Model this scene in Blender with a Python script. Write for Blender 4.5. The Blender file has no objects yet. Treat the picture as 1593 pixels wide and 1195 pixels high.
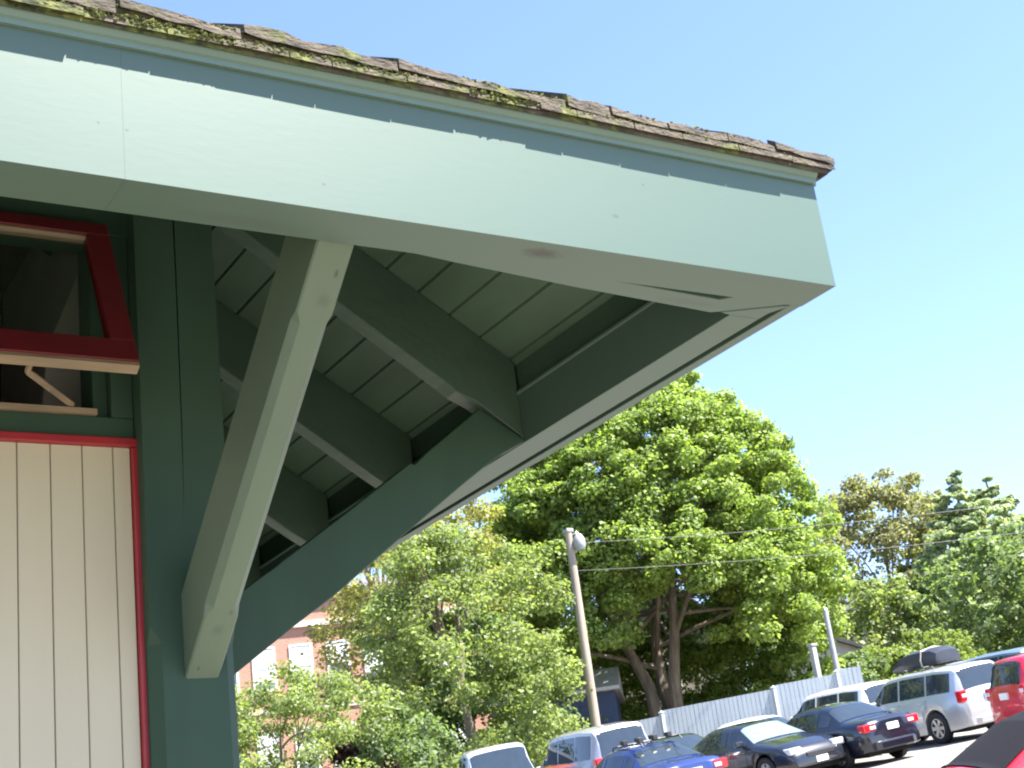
import bpy, math, random
import numpy as np
from mathutils import Vector, Matrix
sc = bpy.context.scene
col = sc.collection
R = math.radians

# ------------------------------------------------------------------ camera, world, sun, exposure
EYE = 1.6
PITCH, ROLL, YAW = 0.34594, 0.13367, 0.58724
fv = Vector((math.sin(YAW)*math.cos(PITCH), math.cos(YAW)*math.cos(PITCH), math.sin(PITCH)))
r0 = Vector((math.cos(YAW), -math.sin(YAW), 0)); u0 = r0.cross(fv)
rv = math.cos(ROLL)*r0 - math.sin(ROLL)*u0
uv = math.sin(ROLL)*r0 + math.cos(ROLL)*u0
cd = bpy.data.cameras.new('camera'); cam = bpy.data.objects.new('camera', cd); col.objects.link(cam)
cd.lens = 50.95; cd.sensor_width = 36; cd.sensor_fit = 'HORIZONTAL'
cd.clip_start = 0.05; cd.clip_end = 3000
m = Matrix((rv, uv, -fv)).transposed().to_4x4(); m.translation = (0, 0, EYE)
cam.matrix_world = m
sc.camera = cam

SUN_AZ, SUN_EL = 143.0, 59.0           # clockwise from +Y
w = bpy.data.worlds.new('World'); sc.world = w; w.use_nodes = True
nt = w.node_tree; nt.nodes.clear()
wo = nt.nodes.new('ShaderNodeOutputWorld'); bg = nt.nodes.new('ShaderNodeBackground')
sk = nt.nodes.new('ShaderNodeTexSky'); sk.sky_type = 'NISHITA'; sk.sun_disc = False
sk.sun_elevation = R(SUN_EL); sk.sun_rotation = R(SUN_AZ)
sk.altitude = 0; sk.air_density = 1.0; sk.dust_density = 0.3; sk.ozone_density = 1.0
bg.inputs['Strength'].default_value = 0.09
wb = nt.nodes.new('ShaderNodeMix'); wb.data_type = 'RGBA'; wb.blend_type = 'MULTIPLY'; wb.inputs['Factor'].default_value = 1
wb.inputs['B'].default_value = (.90, .915, 1.07, 1)
nt.links.new(sk.outputs[0], wb.inputs['A']); nt.links.new(wb.outputs['Result'], bg.inputs[0]); nt.links.new(bg.outputs[0], wo.inputs[0])
sd = bpy.data.lights.new('sun', 'SUN'); so = bpy.data.objects.new('sun', sd); col.objects.link(so)
sd.energy = 5.0; sd.angle = R(0.5); sd.color = (1.0, 0.95, 0.87)
ds = Vector((math.sin(R(SUN_AZ))*math.cos(R(SUN_EL)), math.cos(R(SUN_AZ))*math.cos(R(SUN_EL)), math.sin(R(SUN_EL))))
so.rotation_euler = ds.to_track_quat('Z', 'Y').to_euler(); so.location = ds*60
sc.view_settings.view_transform = 'Standard'; sc.view_settings.look = 'None'
sc.view_settings.exposure = 2.15; sc.view_settings.gamma = 1.0
sc.cycles.pixel_filter_type = 'BLACKMAN_HARRIS'; sc.cycles.filter_width = 2.1
sc.cycles.max_bounces = 8; sc.cycles.diffuse_bounces = 5

# ------------------------------------------------------------------ helpers
def tag(o, label=None, cat=None, group=None, kind=None):
    if label: o['label'] = label
    if cat: o['category'] = cat
    if group: o['group'] = group
    if kind: o['kind'] = kind
    return o
def empty(name, loc=(0, 0, 0), rz=0.0):
    o = bpy.data.objects.new(name, None); col.objects.link(o)
    o.location = loc; o.rotation_euler = (0, 0, rz); o.empty_display_size = .3
    return o
class MB:
    def __init__(s): s.v = []; s.f = []
    def add(s, vs, fs):
        n = len(s.v); s.v += [tuple(p) for p in vs]; s.f += [tuple(i+n for i in f) for f in fs]; return s
    def box(s, x0, x1, y0, y1, z0, z1):
        return s.add([(x0,y0,z0),(x1,y0,z0),(x1,y1,z0),(x0,y1,z0),(x0,y0,z1),(x1,y0,z1),(x1,y1,z1),(x0,y1,z1)],
                     [(3,2,1,0),(4,5,6,7),(0,1,5,4),(1,2,6,5),(2,3,7,6),(3,0,4,7)])
    def prism(s, pts, a, b, axis):          # polygon in the two other axes, extruded along axis a..b
        n = len(pts)
        def P(p, t):
            if axis == 'x': return (t, p[0], p[1])
            if axis == 'y': return (p[0], t, p[1])
            return (p[0], p[1], t)
        vs = [P(p, a) for p in pts] + [P(p, b) for p in pts]
        fs = [tuple(range(n)), tuple(range(2*n-1, n-1, -1))] + [(i, i+n, (i+1) % n+n, (i+1) % n) for i in range(n)]
        return s.add(vs, fs)
    def tube(s, pts, rad, n=8, cap=True):
        pts = [Vector(p) for p in pts]; rings = []
        if not hasattr(rad, '__len__'): rad = [rad]*len(pts)
        for i, p in enumerate(pts):
            d = (pts[min(i+1, len(pts)-1)]-pts[max(i-1, 0)]).normalized()
            a = d.cross(Vector((0, 0, 1)) if abs(d.z) < .9 else Vector((1, 0, 0))).normalized(); b = d.cross(a)
            rings.append([p+(a*math.cos(2*math.pi*k/n)+b*math.sin(2*math.pi*k/n))*rad[i] for k in range(n)])
        vs = [q for r_ in rings for q in r_]; fs = []
        for i in range(len(pts)-1):
            for k in range(n):
                fs.append((i*n+k, i*n+(k+1) % n, (i+1)*n+(k+1) % n, (i+1)*n+k))
        if cap: fs += [tuple(range(n-1, -1, -1)), tuple((len(pts)-1)*n+k for k in range(n))]
        return s.add(vs, fs)
    def build(s, name, mat, parent=None, org=None, smooth=False, bevel=0, fix=True):
        me = bpy.data.meshes.new(name)
        if org is None and parent is not None and parent.get('worldspace'): org = parent.location
        if org is None and parent is not None and parent.parent is not None and parent.parent.get('worldspace'): org = parent.parent.location
        vs = s.v
        if org is not None: vs = [(p[0]-org[0], p[1]-org[1], p[2]-org[2]) for p in vs]
        me.from_pydata(vs, [], s.f)
        if fix:
            import bmesh
            b = bmesh.new(); b.from_mesh(me); bmesh.ops.recalc_face_normals(b, faces=b.faces); b.to_mesh(me); b.free()
        o = bpy.data.objects.new(name, me); col.objects.link(o)
        if mat: me.materials.append(mat)
        if smooth:
            me.polygons.foreach_set('use_smooth', [True]*len(me.polygons))
            try: me.set_sharp_from_angle(angle=R(38))
            except Exception: pass
        if parent: o.parent = parent
        if bevel:
            bm = o.modifiers.new('bevel', 'BEVEL'); bm.width = bevel; bm.segments = 2; bm.limit_method = 'ANGLE'; bm.angle_limit = R(40)
        return o
def world_empty(name, loc):
    e = empty(name, loc); e['worldspace'] = 1; return e

def mat(name, c, rough=.6, var=.12, scale=6, bump=0.0, bscale=30, stretch=None, metal=0, coat=0, spec=.5, coord='Object'):
    M = bpy.data.materials.new(name); M.use_nodes = True; t = M.node_tree; b = t.nodes['Principled BSDF']
    b.inputs['Roughness'].default_value = rough; b.inputs['Metallic'].default_value = metal
    b.inputs['Coat Weight'].default_value = coat; b.inputs['Coat Roughness'].default_value = .04
    b.inputs['Specular IOR Level'].default_value = spec
    tc = t.nodes.new('ShaderNodeTexCoord'); mp = t.nodes.new('ShaderNodeMapping')
    t.links.new(tc.outputs[coord], mp.inputs[0])
    if stretch: mp.inputs['Scale'].default_value = stretch
    n = t.nodes.new('ShaderNodeTexNoise'); n.inputs['Scale'].default_value = scale; n.inputs['Detail'].default_value = 6
    t.links.new(mp.outputs[0], n.inputs['Vector'])
    cr = t.nodes.new('ShaderNodeValToRGB'); t.links.new(n.outputs['Fac'], cr.inputs[0])
    cr.color_ramp.elements[0].position = .3; cr.color_ramp.elements[1].position = .7
    cr.color_ramp.elements[0].color = (*[max(0, k*(1-var)) for k in c], 1)
    cr.color_ramp.elements[1].color = (*[min(1, k*(1+var)) for k in c], 1)
    t.links.new(cr.outputs[0], b.inputs['Base Color'])
    if bump:
        n2 = t.nodes.new('ShaderNodeTexNoise'); n2.inputs['Scale'].default_value = bscale; n2.inputs['Detail'].default_value = 8
        t.links.new(mp.outputs[0], n2.inputs['Vector'])
        bp = t.nodes.new('ShaderNodeBump'); bp.inputs['Strength'].default_value = bump; bp.inputs['Distance'].default_value = .01
        t.links.new(n2.outputs['Fac'], bp.inputs['Height']); t.links.new(bp.outputs[0], b.inputs['Normal'])
    M['ramp'] = cr.name
    return M
def spots(M, pts, colr):
    """blend small stains with a shape of their own (object space centre, radii) into a paint"""
    t = M.node_tree; b = t.nodes['Principled BSDF']
    src = b.inputs['Base Color'].links[0].from_socket
    tc = t.nodes.new('ShaderNodeTexCoord')
    for (cx, cy, cz, rx, ry, rz, amt) in pts:
        cx += 3.5; cy -= 5.0
        mp = t.nodes.new('ShaderNodeMapping'); mp.vector_type = 'POINT'
        mp.inputs['Scale'].default_value = (1/rx, 1/ry, 1/rz); mp.inputs['Location'].default_value = (-cx/rx, -cy/ry, -cz/rz)
        t.links.new(tc.outputs['Object'], mp.inputs[0])
        nz = t.nodes.new('ShaderNodeTexNoise'); nz.inputs['Scale'].default_value = 2.2; nz.inputs['Detail'].default_value = 5
        t.links.new(mp.outputs[0], nz.inputs['Vector'])
        ln = t.nodes.new('ShaderNodeVectorMath'); ln.operation = 'LENGTH'; t.links.new(mp.outputs[0], ln.inputs[0])
        ad = t.nodes.new('ShaderNodeMath'); ad.operation = 'ADD'; t.links.new(ln.outputs['Value'], ad.inputs[0]); t.links.new(nz.outputs['Fac'], ad.inputs[1])
        mr = t.nodes.new('ShaderNodeMapRange'); mr.inputs['From Min'].default_value = 1.55; mr.inputs['From Max'].default_value = .85
        mr.inputs['To Min'].default_value = 0; mr.inputs['To Max'].default_value = amt; t.links.new(ad.outputs[0], mr.inputs['Value'])
        mx = t.nodes.new('ShaderNodeMix'); mx.data_type = 'RGBA'
        t.links.new(mr.outputs[0], mx.inputs['Factor']); t.links.new(src, mx.inputs['A']); mx.inputs['B'].default_value = (*colr, 1)
        src = mx.outputs['Result']
    t.links.new(src, b.inputs['Base Color'])

GREEN = (.098, .155, .127)
M = {}
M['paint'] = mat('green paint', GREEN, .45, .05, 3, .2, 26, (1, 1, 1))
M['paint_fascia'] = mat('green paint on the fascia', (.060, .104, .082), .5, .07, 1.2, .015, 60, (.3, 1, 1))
M['paint_raft'] = mat('shaded green paint on rafters', (.040, .073, .050), .5, .14, 3, .3, 20, (1, 1, 1))  # same green as the eaves, darkened to put in under-eave shade
M['paint_board'] = mat('shaded green paint on roof boards', (.058, .100, .068), .55, .2, 5, .25, 25, (1, .3, 1))  # shade below the roof is in this darker green
M['paint_post'] = mat('shaded green paint on the post', (.025, .055, .036), .6, .12, 5, .25, 18, (1, 1, .3), spec=.25)  # post, wall and side bracket: eave shade painted in as darker green
M['gap'] = mat('dark gap', (.012, .014, .012), .9, .2)
M['red'] = mat('red trim paint', (.25, .012, .018), .4, .1, 8, .1)
M['redsash'] = mat('shaded red sash paint', (.10, .006, .011), .4, .15, 8, .1)  # trim red darkened, the sash's deeper shade put into the colour
M['cream'] = mat('cream board paint', (.42, .385, .285), .55, .06, 3, .12, 22, (1, 1, .25))
M['woodraw'] = mat('bare wood', (.21, .16, .105), .7, .3, 20, .2, 60, (.2, 1, 1))
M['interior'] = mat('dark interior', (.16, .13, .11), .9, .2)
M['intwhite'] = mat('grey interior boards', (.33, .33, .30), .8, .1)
M['concrete'] = mat('concrete', (.23, .205, .155), .85, .12, 1.5, .2, 60)
spots(M['paint_fascia'], [(1.76, 2.452, 2.992, .06, .026, .03, 1.0), (1.95, 2.40, 3.09, .012, .02, .006, .6),
      (1.20, 2.40, 3.05, .006, .02, .004, .7), (.79, 2.40, 3.10, .005, .02, .004, .8), (.735, 2.40, 3.106, .004, .02, .004, .8), 
      (2.05, 2.40, 3.19, .004, .02, .004, .8), (1.05, 2.50, 2.992, .15, .03, .02, .2), (2.3, 2.6, 2.997, .12, .02, .02, .25)], (.03, .035, .03))
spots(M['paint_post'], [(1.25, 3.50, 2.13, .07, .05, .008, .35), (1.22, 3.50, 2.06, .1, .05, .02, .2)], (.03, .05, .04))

def shingle_mat():
    Mt = mat('weathered cedar shingle with moss', (.064, .052, .036), .9, .55, 14, .9, 60, (1, .4, 2))
    t = Mt.node_tree; b = t.nodes['Principled BSDF']; src = b.inputs['Base Color'].links[0].from_socket
    tc = t.nodes.new('ShaderNodeTexCoord')
    n = t.nodes.new('ShaderNodeTexNoise'); n.inputs['Scale'].default_value = 11; n.inputs['Detail'].default_value = 7
    t.links.new(tc.outputs['Object'], n.inputs['Vector'])
    sx = t.nodes.new('ShaderNodeSeparateXYZ'); t.links.new(tc.outputs['Object'], sx.inputs[0])
    mx_ = t.nodes.new('ShaderNodeMapRange'); mx_.inputs['From Min'].default_value = 6.25; mx_.inputs['From Max'].default_value = 5.1
    mx_.inputs['To Min'].default_value = -.14; mx_.inputs['To Max'].default_value = .03; t.links.new(sx.outputs[0], mx_.inputs['Value'])
    mz = t.nodes.new('ShaderNodeMapRange'); mz.inputs['From Min'].default_value = 3.345; mz.inputs['From Max'].default_value = 3.30
    mz.inputs['To Min'].default_value = -.04; mz.inputs['To Max'].default_value = .12; t.links.new(sx.outputs[2], mz.inputs['Value'])
    a1 = t.nodes.new('ShaderNodeMath'); a1.operation = 'ADD'; t.links.new(n.outputs['Fac'], a1.inputs[0]); t.links.new(mx_.outputs[0], a1.inputs[1])
    a2 = t.nodes.new('ShaderNodeMath'); a2.operation = 'ADD'; t.links.new(a1.outputs[0], a2.inputs[0]); t.links.new(mz.outputs[0], a2.inputs[1])
    cr = t.nodes.new('ShaderNodeValToRGB'); cr.color_ramp.elements[0].position = .5; cr.color_ramp.elements[1].position = .6
    t.links.new(a2.outputs[0], cr.inputs[0])
    n2 = t.nodes.new('ShaderNodeTexNoise'); n2.inputs['Scale'].default_value = 40; t.links.new(tc.outputs['Object'], n2.inputs['Vector'])
    cg = t.nodes.new('ShaderNodeValToRGB'); cg.color_ramp.elements[0].color = (.02, .025, .006, 1); cg.color_ramp.elements[1].color = (.12, .13, .03, 1)
    cg.color_ramp.elements[0].position = .35; cg.color_ramp.elements[1].position = .68
    t.links.new(n2.outputs['Fac'], cg.inputs[0])
    mx = t.nodes.new('ShaderNodeMix'); mx.data_type = 'RGBA'; t.links.new(cr.outputs[0], mx.inputs['Factor'])
    t.links.new(src, mx.inputs['A']); t.links.new(cg.outputs[0], mx.inputs['B']); t.links.new(mx.outputs['Result'], b.inputs['Base Color'])
    return Mt
M['shingle'] = shingle_mat()

def glassmat(name, c=(.02, .03, .035), rough=.03):
    Mt = mat(name, c, rough, .1); Mt.node_tree.nodes['Principled BSDF'].inputs['Specular IOR Level'].default_value = .8; return Mt

# ------------------------------------------------------------------ terrain
TX, TY = math.sin(R(43)), math.cos(R(43)); LX, LY = TY, -TX
def sm(x, a, b):
    k = min(1, max(0, (x-a)/(b-a))); return k*k*(3-2*k)
def G(x, y):
    t = x*TX+y*TY; l = x*LX+y*LY
    z = .118*(math.sqrt((max(t, -50)-4)**2+2.0)+(max(t, -50)-4))/2 - (.118*.08)
    if t > 50: z -= .095*(math.sqrt((t-62)**2+40)+(t-62))/2 - .0
    lc = max(-60, min(60, l))
    return z + .055*lc*sm(t, 6, 20)*(1-.6*sm(t, 60, 140))
def at(az, D, dz=0.0):
    x, y = D*math.sin(R(az)), D*math.cos(R(az)); return Vector((x, y, G(x, y)+dz))
def tl(t, l, dz=0.0):
    x, y = t*TX+l*LX, t*TY+l*LY; return Vector((x, y, G(x, y)+dz))
def grid(t0, t1, l0, l1, nt_, nl, dz, edges=None):
    b = MB(); vs = []
    ts = np.linspace(t0, t1, nt_) if edges is None else edges
    for t in ts:
        for l in np.linspace(l0, l1, nl): vs.append(tl(t, l, dz))
    n = len(ts)
    b.add(vs, [(i*nl+j, (i+1)*nl+j, (i+1)*nl+j+1, i*nl+j+1) for i in range(n-1) for j in range(nl-1)]); return b
M['grass'] = mat('sandy gravel', (.24, .21, .16), .95, .35, .8, .5, 8)
M['asphalt'] = mat('sun bleached asphalt', (.20, .185, .163), .9, .12, .6, .3, 40)
M['line'] = mat('worn white road paint', (.4, .4, .38), .8, .1, 6)
ed = sorted(set([-300, -120, -60, -30, -15, -8, -4] + list(np.arange(-2, 90, 2)) + [100, 130, 180, 260, 400, 700, 1200]))
tag(grid(0, 0, -600, 600, 0, 241, -.06, ed).build('ground', M['grass'], smooth=True), kind='structure')
tag(grid(5.5, 45, -45, 60, 40, 43, 0, ).build('parking_lot', M['asphalt'], smooth=True), kind='structure')
b = MB(); b.box(-14, 3.6, -14, 3.3, -.25, .012); b.box(-14, 3.2, 3.3, 10.5, -.25, .008)
tag(b.build('platform', M['concrete'], bevel=.02), kind='structure')
b = MB()
for k in range(-5, 10):
    l = -14.5+2.9*(k+5); P0 = []
    for t in (33.6, 38.6):
        for dl in (-.05, .05): P0.append(tl(t, l+dl+ (t-33.6)*-.35, .012))
    b.add(P0, [(0, 1, 3, 2)])
tag(b.build('parking_lines', M['line']), kind='structure')

# ------------------------------------------------------------------ station
st = world_empty('train_station', (-3.5, 5.0, 0))
tag(st, 'green timber railway station corner with deep bracketed eaves and mossy shingle edge', 'station')
E = EYE
Zf = 1.392+E; YF = 2.40; XC = 2.628; XI = 2.467; YP = 3.50
TS = .66                                     # roof slope
X0, Y1b = -10.0, 11.5
def chamfer_bar(p0, p1, ax, ay, w_, d_, ch, edges, s0, s1, tr=.03):
    """bar from p0 to p1; section origin corner, ax*w_ by ay*d_; edges (corner index list) stop-chamfered between s0 and s1 metres"""
    p0, p1, ax, ay = Vector(p0), Vector(p1), Vector(ax), Vector(ay)
    L_ = (p1-p0).length; b = MB(); rings = []
    corners = [(0, 0), (1, 0), (1, 1), (0, 1)]
    for s_, c_ in ((0, 0), (s0, 0), (s0+tr, 1), (s1-tr, 1), (s1, 0), (L_, 0)):
        p = p0.lerp(p1, s_/L_); ring = []
        for i, (a, d) in enumerate(corners):
            C = p+ax*(a*w_)+ay*(d*d_)
            k = (ch if i in edges else .004)*(c_ if i in edges else 1) or .004
            prev, nxt = corners[i-1], corners[(i+1) % 4]
            for q in (prev, nxt):
                dirv = (ax*(q[0]-a)+ay*(q[1]-d)); ring.append(C+dirv*k)
        rings.append(ring)
    vs = [v for r_ in rings for v in r_]; fs = []
    for i in range(5):
        for k in range(8): fs.append((i*8+k, i*8+(k+1) % 8, (i+1)*8+(k+1) % 8, (i+1)*8+k))
    fs += [tuple(range(7, -1, -1)), tuple(40+k for k in range(8))]
    return b.add(vs, fs)

# front beam / fascia, with a joint near the left
JX = .783
b = MB(); b.box(X0, JX-.0002, YF, YF+.134, Zf, 1.684+E); b.box(JX+.0002, XC, YF+.0003, YF+.134, Zf, 1.684+E)
b.build('fascia_board', M['paint_fascia'], st)
# second board behind it, pulled away, leaving a dark sliver
b = MB(); z2 = Zf+.004
b.prism([(1.42, 2.5345), (1.95, 2.5345), (2.375, 2.565), (2.412, 2.5345), (2.60, 2.5345), (2.43, 2.628), (2.405, 2.640), (1.95, 2.60), (1.6, 2.560)], z2, z2+.16, 'z')
b.build('inner_board', M['paint_fascia'], st, bevel=.002)
b = MB(); b.box(X0, 2.46, 2.536, 2.56, Zf+.03, 1.66+E); b.build('backing_board', M['gap'], st)
# crown moulding in two steps
b = MB()
mp_ = [(2.40, 1.684), (2.391, 1.684), (2.390, 1.695), (2.384, 1.698), (2.376, 1.708), (2.371, 1.728), (2.40, 1.735)]
b.prism([(y, z+E) for y, z in mp_], X0, XC+.0, 'x'); b.build('crown_moulding', M['paint'], st)
b = MB(); mp2 = [(XC+(2.40-y), z+E) for y, z in mp_]
b.prism(mp2, YF, Y1b, 'y'); b.build('crown_moulding', M['paint'], st)
# side fascia: thin outer board, dark gap, main beam
b = MB(); b.box(XC-.036, XC, YF+.1355, Y1b, Zf+.001, 1.684+E); b.build('fascia_board', M['paint_fascia'], st, bevel=.002)
b = MB(); b.box(XC-.056, XC-.0365, YF+.1355, Y1b, Zf+.03, 1.66+E); b.build('backing_board', M['gap'], st)
b = MB(); b.box(XI, XC-.057, YF+.236, Y1b, Zf+.002, 1.563+E)
b.prism([(2.43, 2.6295), (2.604, 2.5358), (2.572, 2.6), (2.571, 2.636), (XI, 2.636)], Zf+.002, 1.563+E, 'z')
b.build('side_beam', M['paint_fascia'], st, bevel=.002)
b = MB(); b.box(XI+.012, XC-.06, YF+.14, Y1b, 1.563+E, 1.70+E); b.box(XI+.004, XI+.012, YF+.14, Y1b, 1.563+E, 1.575+E)
b.build('side_beam', M['paint_raft'], st, bevel=.002)
b = MB(); b.box(XI-.007, XI+.0035, YF+.24, Y1b, 1.557+E, 1.567+E); b.build('batten', M['paint'], st, bevel=.002)
# roof boards under the side slope (grooved), and under the front slope
zs = lambda x: 1.672+E+.65*(2.467-x)
b = MB(); xx = 2.56; k = 0
wds = .105
while xx > -2.0:
    x1 = xx-wds
    ya = max(2.42, 2.561+(2.467-xx)); yb_ = Y1b-(2.56-xx)
    if yb_-ya < .1: break
    b.add([(xx-.004, ya, zs(xx-.004)), (x1+.004, ya, zs(x1+.004)), (x1+.004, yb_, zs(x1+.004)), (xx-.004, yb_, zs(xx-.004)),
           (xx-.001, ya, zs(xx)+.012), (x1+.001, ya, zs(x1)+.012), (x1+.001, yb_, zs(x1)+.012), (xx-.001, yb_, zs(xx)+.012)],
          [(0, 1, 2, 3), (4, 7, 6, 5), (0, 4, 5, 1), (1, 5, 6, 2), (2, 6, 7, 3), (3, 7, 4, 0)])
    b.add([(xx+.002, ya, zs(xx)+.009), (xx-.002, ya, zs(xx-.002)+.009), (xx-.002, yb_, zs(xx)+.009), (xx+.002, yb_, zs(xx)+.009)], [(0, 1, 2, 3)])
    xx = x1
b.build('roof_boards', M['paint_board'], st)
zf_ = lambda y: 1.672+E+.65*(y-2.561)
b = MB(); y = 2.55
while y < 6.6:
    y2 = y+.105; xe = 2.467-(y-2.561); xs0 = X0+.3+(y-2.4)
    b.add([(xs0, y+.002, zf_(y+.002)), (xe, y+.002, zf_(y+.002)), (xe, y2-.002, zf_(y2-.002)), (xs0, y2-.002, zf_(y2-.002)), (xs0, y+.002, zf_(y)+.012), (xe, y+.002, zf_(y)+.012), (xe, y2-.002, zf_(y2)+.012), (xs0, y2-.002, zf_(y2)+.012)],
          [(0, 1, 2, 3), (4, 7, 6, 5), (0, 4, 5, 1), (1, 5, 6, 2), (2, 6, 7, 3), (3, 7, 4, 0)]); y = y2
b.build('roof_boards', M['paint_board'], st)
b = MB(); hp = [(2.44, 2.588), (-1.0, 6.028)]
(ax_, ay_), (bx_, by_) = hp; o_ = .025; vs = []
for (x_, y_) in hp:
    for dz_ in (-.20, -.004):
        for sg in (-1, 1): vs.append((x_+sg*o_, y_+sg*o_, zs(x_)+dz_))
b.add(vs, [(0, 1, 3, 2), (4, 6, 7, 5), (0, 4, 5, 1), (2, 3, 7, 6), (0, 2, 6, 4), (1, 5, 7, 3)]); b.build('hip_rafter', M['paint_raft'], st)
# roof body: hip, thin shell
zt = lambda d: 1.757+E+TS*d
ym = (YF+Y1b)/2; hw = ym-2.34
xr, xl = XC+.03, X0-.1
ridge = zt(hw)
rv_ = [(xl, 2.37, zt(0)), (xr, 2.37, zt(0)), (xr, Y1b+.06, zt(0)), (xl, Y1b+.06, zt(0)), (xl+hw, ym, ridge), (xr-hw, ym, ridge)]
lo = [(a, b_, c_-.05) for a, b_, c_ in rv_]
b = MB(); b.add(rv_+lo, [(0, 1, 5, 4), (1, 2, 5), (2, 3, 4, 5), (3, 0, 4), (7, 6, 10, 11), (8, 7, 11), (9, 8, 11, 10), (6, 9, 10), (0, 6, 7, 1), (1, 7, 8, 2), (2, 8, 9, 3), (3, 9, 6, 0)])
rf = b.build('roof', M['shingle'], st, fix=False)
# eave shingles: starter row and ragged top row
rnd = random.Random(5)
b = MB(); x = 2.684
while x > -6:
    wd = rnd.uniform(.09, .19); yo = rnd.uniform(-.003, .003); zo = rnd.uniform(-.002, .002)
    z0 = 1.716+E+zo; L_ = min(.3, max(.03, 2.70-x))
    b.add([(x-wd, 2.361+yo, z0), (x-.003, 2.361+yo, z0+rnd.uniform(-.002, .002)), (x-.003, 2.361+L_, z0+TS*L_), (x-wd, 2.361+L_, z0+TS*L_),
           (x-wd, 2.363+yo, z0+.017), (x-.003, 2.363+yo, z0+.017+rnd.uniform(-.002, .002)), (x-.003, 2.361+L_, z0+.02+TS*L_), (x-wd, 2.361+L_, z0+.02+TS*L_)],
          [(3, 2, 1, 0), (4, 5, 6, 7), (0, 1, 5, 4), (1, 2, 6, 5), (2, 3, 7, 6), (3, 0, 4, 7)])
    x -= wd
b.build('shingle_course', M['shingle'], st)
b = MB(); x = 2.688
segs = [.21, .16, .19, .17, .13, .44, .36, .26, .33, .4, .3, .36, .25, .4, .3, .45, .3, .35, .4, .3, .4, .3, .4, .3, .4, .4]
for i, wd in enumerate(segs):
    yo = rnd.uniform(.001, .005); tl_ = rnd.uniform(.010, .020); L_ = min(.32, max(.03, 2.70-x))
    za = 1.7345+E+tl_*(.9 if wd > .2 else .5); zb_ = 1.7335+E+rnd.uniform(0, .003); th = rnd.uniform(.020, .030)
    if i < 3: za -= .004
    n = max(3, int(wd/.045)); vs = []
    for j in range(n+1):
        f = j/n; xj = x-wd+.006*rnd.uniform(0, 1)*(j == 0)+f*(wd-.004)
        zz = za*(1-f)+zb_*f+rnd.uniform(-.0022, .0022); yj = 2.356+yo+rnd.uniform(-.003, .003)
        t2 = th*(1+.25*rnd.uniform(-1, 1))
        vs += [(xj, yj, zz), (xj, yj+rnd.uniform(0, .004), zz+t2), (xj, yj+L_, zz+t2+TS*L_), (xj, yj+L_, zz+TS*L_)]
    fs = []
    for j in range(n):
        for k in range(4): fs.append((j*4+k, j*4+(k+1) % 4, (j+1)*4+(k+1) % 4, (j+1)*4+k))
    fs += [(3, 2, 1, 0), (n*4, n*4+1, n*4+2, n*4+3)]
    b.add(vs, fs); x -= wd
b.build('shingle_course', M['shingle'], st)
# side eave shingles
b = MB(); y = 2.363
while y < Y1b:
    wd = rnd.uniform(.1, .2); xo = 2.706-.035+rnd.uniform(-.004, .004)
    q_ = min(.3, y-2.363+.01)
    b.add([(xo-q_, y, 1.716+E+TS*q_), (xo-q_, y+wd-.003, 1.716+E+TS*q_), (xo, y+wd-.003, 1.716+E), (xo, y, 1.716+E),
           (xo-q_, y, 1.756+E+TS*q_), (xo-q_, y+wd-.003, 1.756+E+TS*q_), (xo, y+wd-.003, 1.754+E), (xo, y, 1.754+E)],
          [(3, 2, 1, 0), (4, 5, 6, 7), (0, 1, 5, 4), (1, 2, 6, 5), (2, 3, 7, 6), (3, 0, 4, 7)]); y += wd
b.build('shingle_course', M['shingle'], st)
# moss tufts along the front edge
b = MB()
for k in range(1500):
    x = rnd.uniform(.3, 2.55)
    if rnd.random() < (x-1.4)/1.6: continue
    r_ = rnd.uniform(.0015, .0045); z = rnd.choice([1.7345, 1.7345, 1.725, 1.758])+E+rnd.uniform(-.004, .004); y = 2.362+rnd.uniform(-.001, .003)
    vs = [(x+r_*math.cos(a)*1.4, y+r_*.7*math.sin(a*2+k), z+r_*math.sin(a)) for a in [i*1.2566 for i in range(5)]]+[(x, y-r_, z), (x, y+r_, z)]
    b.add(vs, [(i, (i+1) % 5, 5) for i in range(5)]+[((i+1) % 5, i, 6) for i in range(5)])
M['moss'] = mat('yellow green moss', (.085, .095, .022), .95, .5, 60)
b.build('moss', M['moss'], st)
# rafters
zb = lambda x: 1.767+E-.678*(x-1.921)
for yr in (3.678, 4.42, 5.16, 5.90, 6.64, 7.4):
    b = MB()
    xm_ = max(-1.0, 2.467-(yr-2.561)+.03)
    pts = [(XI+.0, zb(XI)+.012), (XI, zs(XI)-.001), (xm_, zs(xm_)-.001), (xm_, zb(xm_)), (2.20, zb(2.20))]+([(2.235, zb(2.235)-.004), (2.31, zb(2.31)+.014)] if yr < 4 else [(2.3, zb(2.3))])
    b.prism(pts, yr, yr+.068, 'y'); b.build('rafter', M['paint_raft'], st, bevel=.003)
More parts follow.
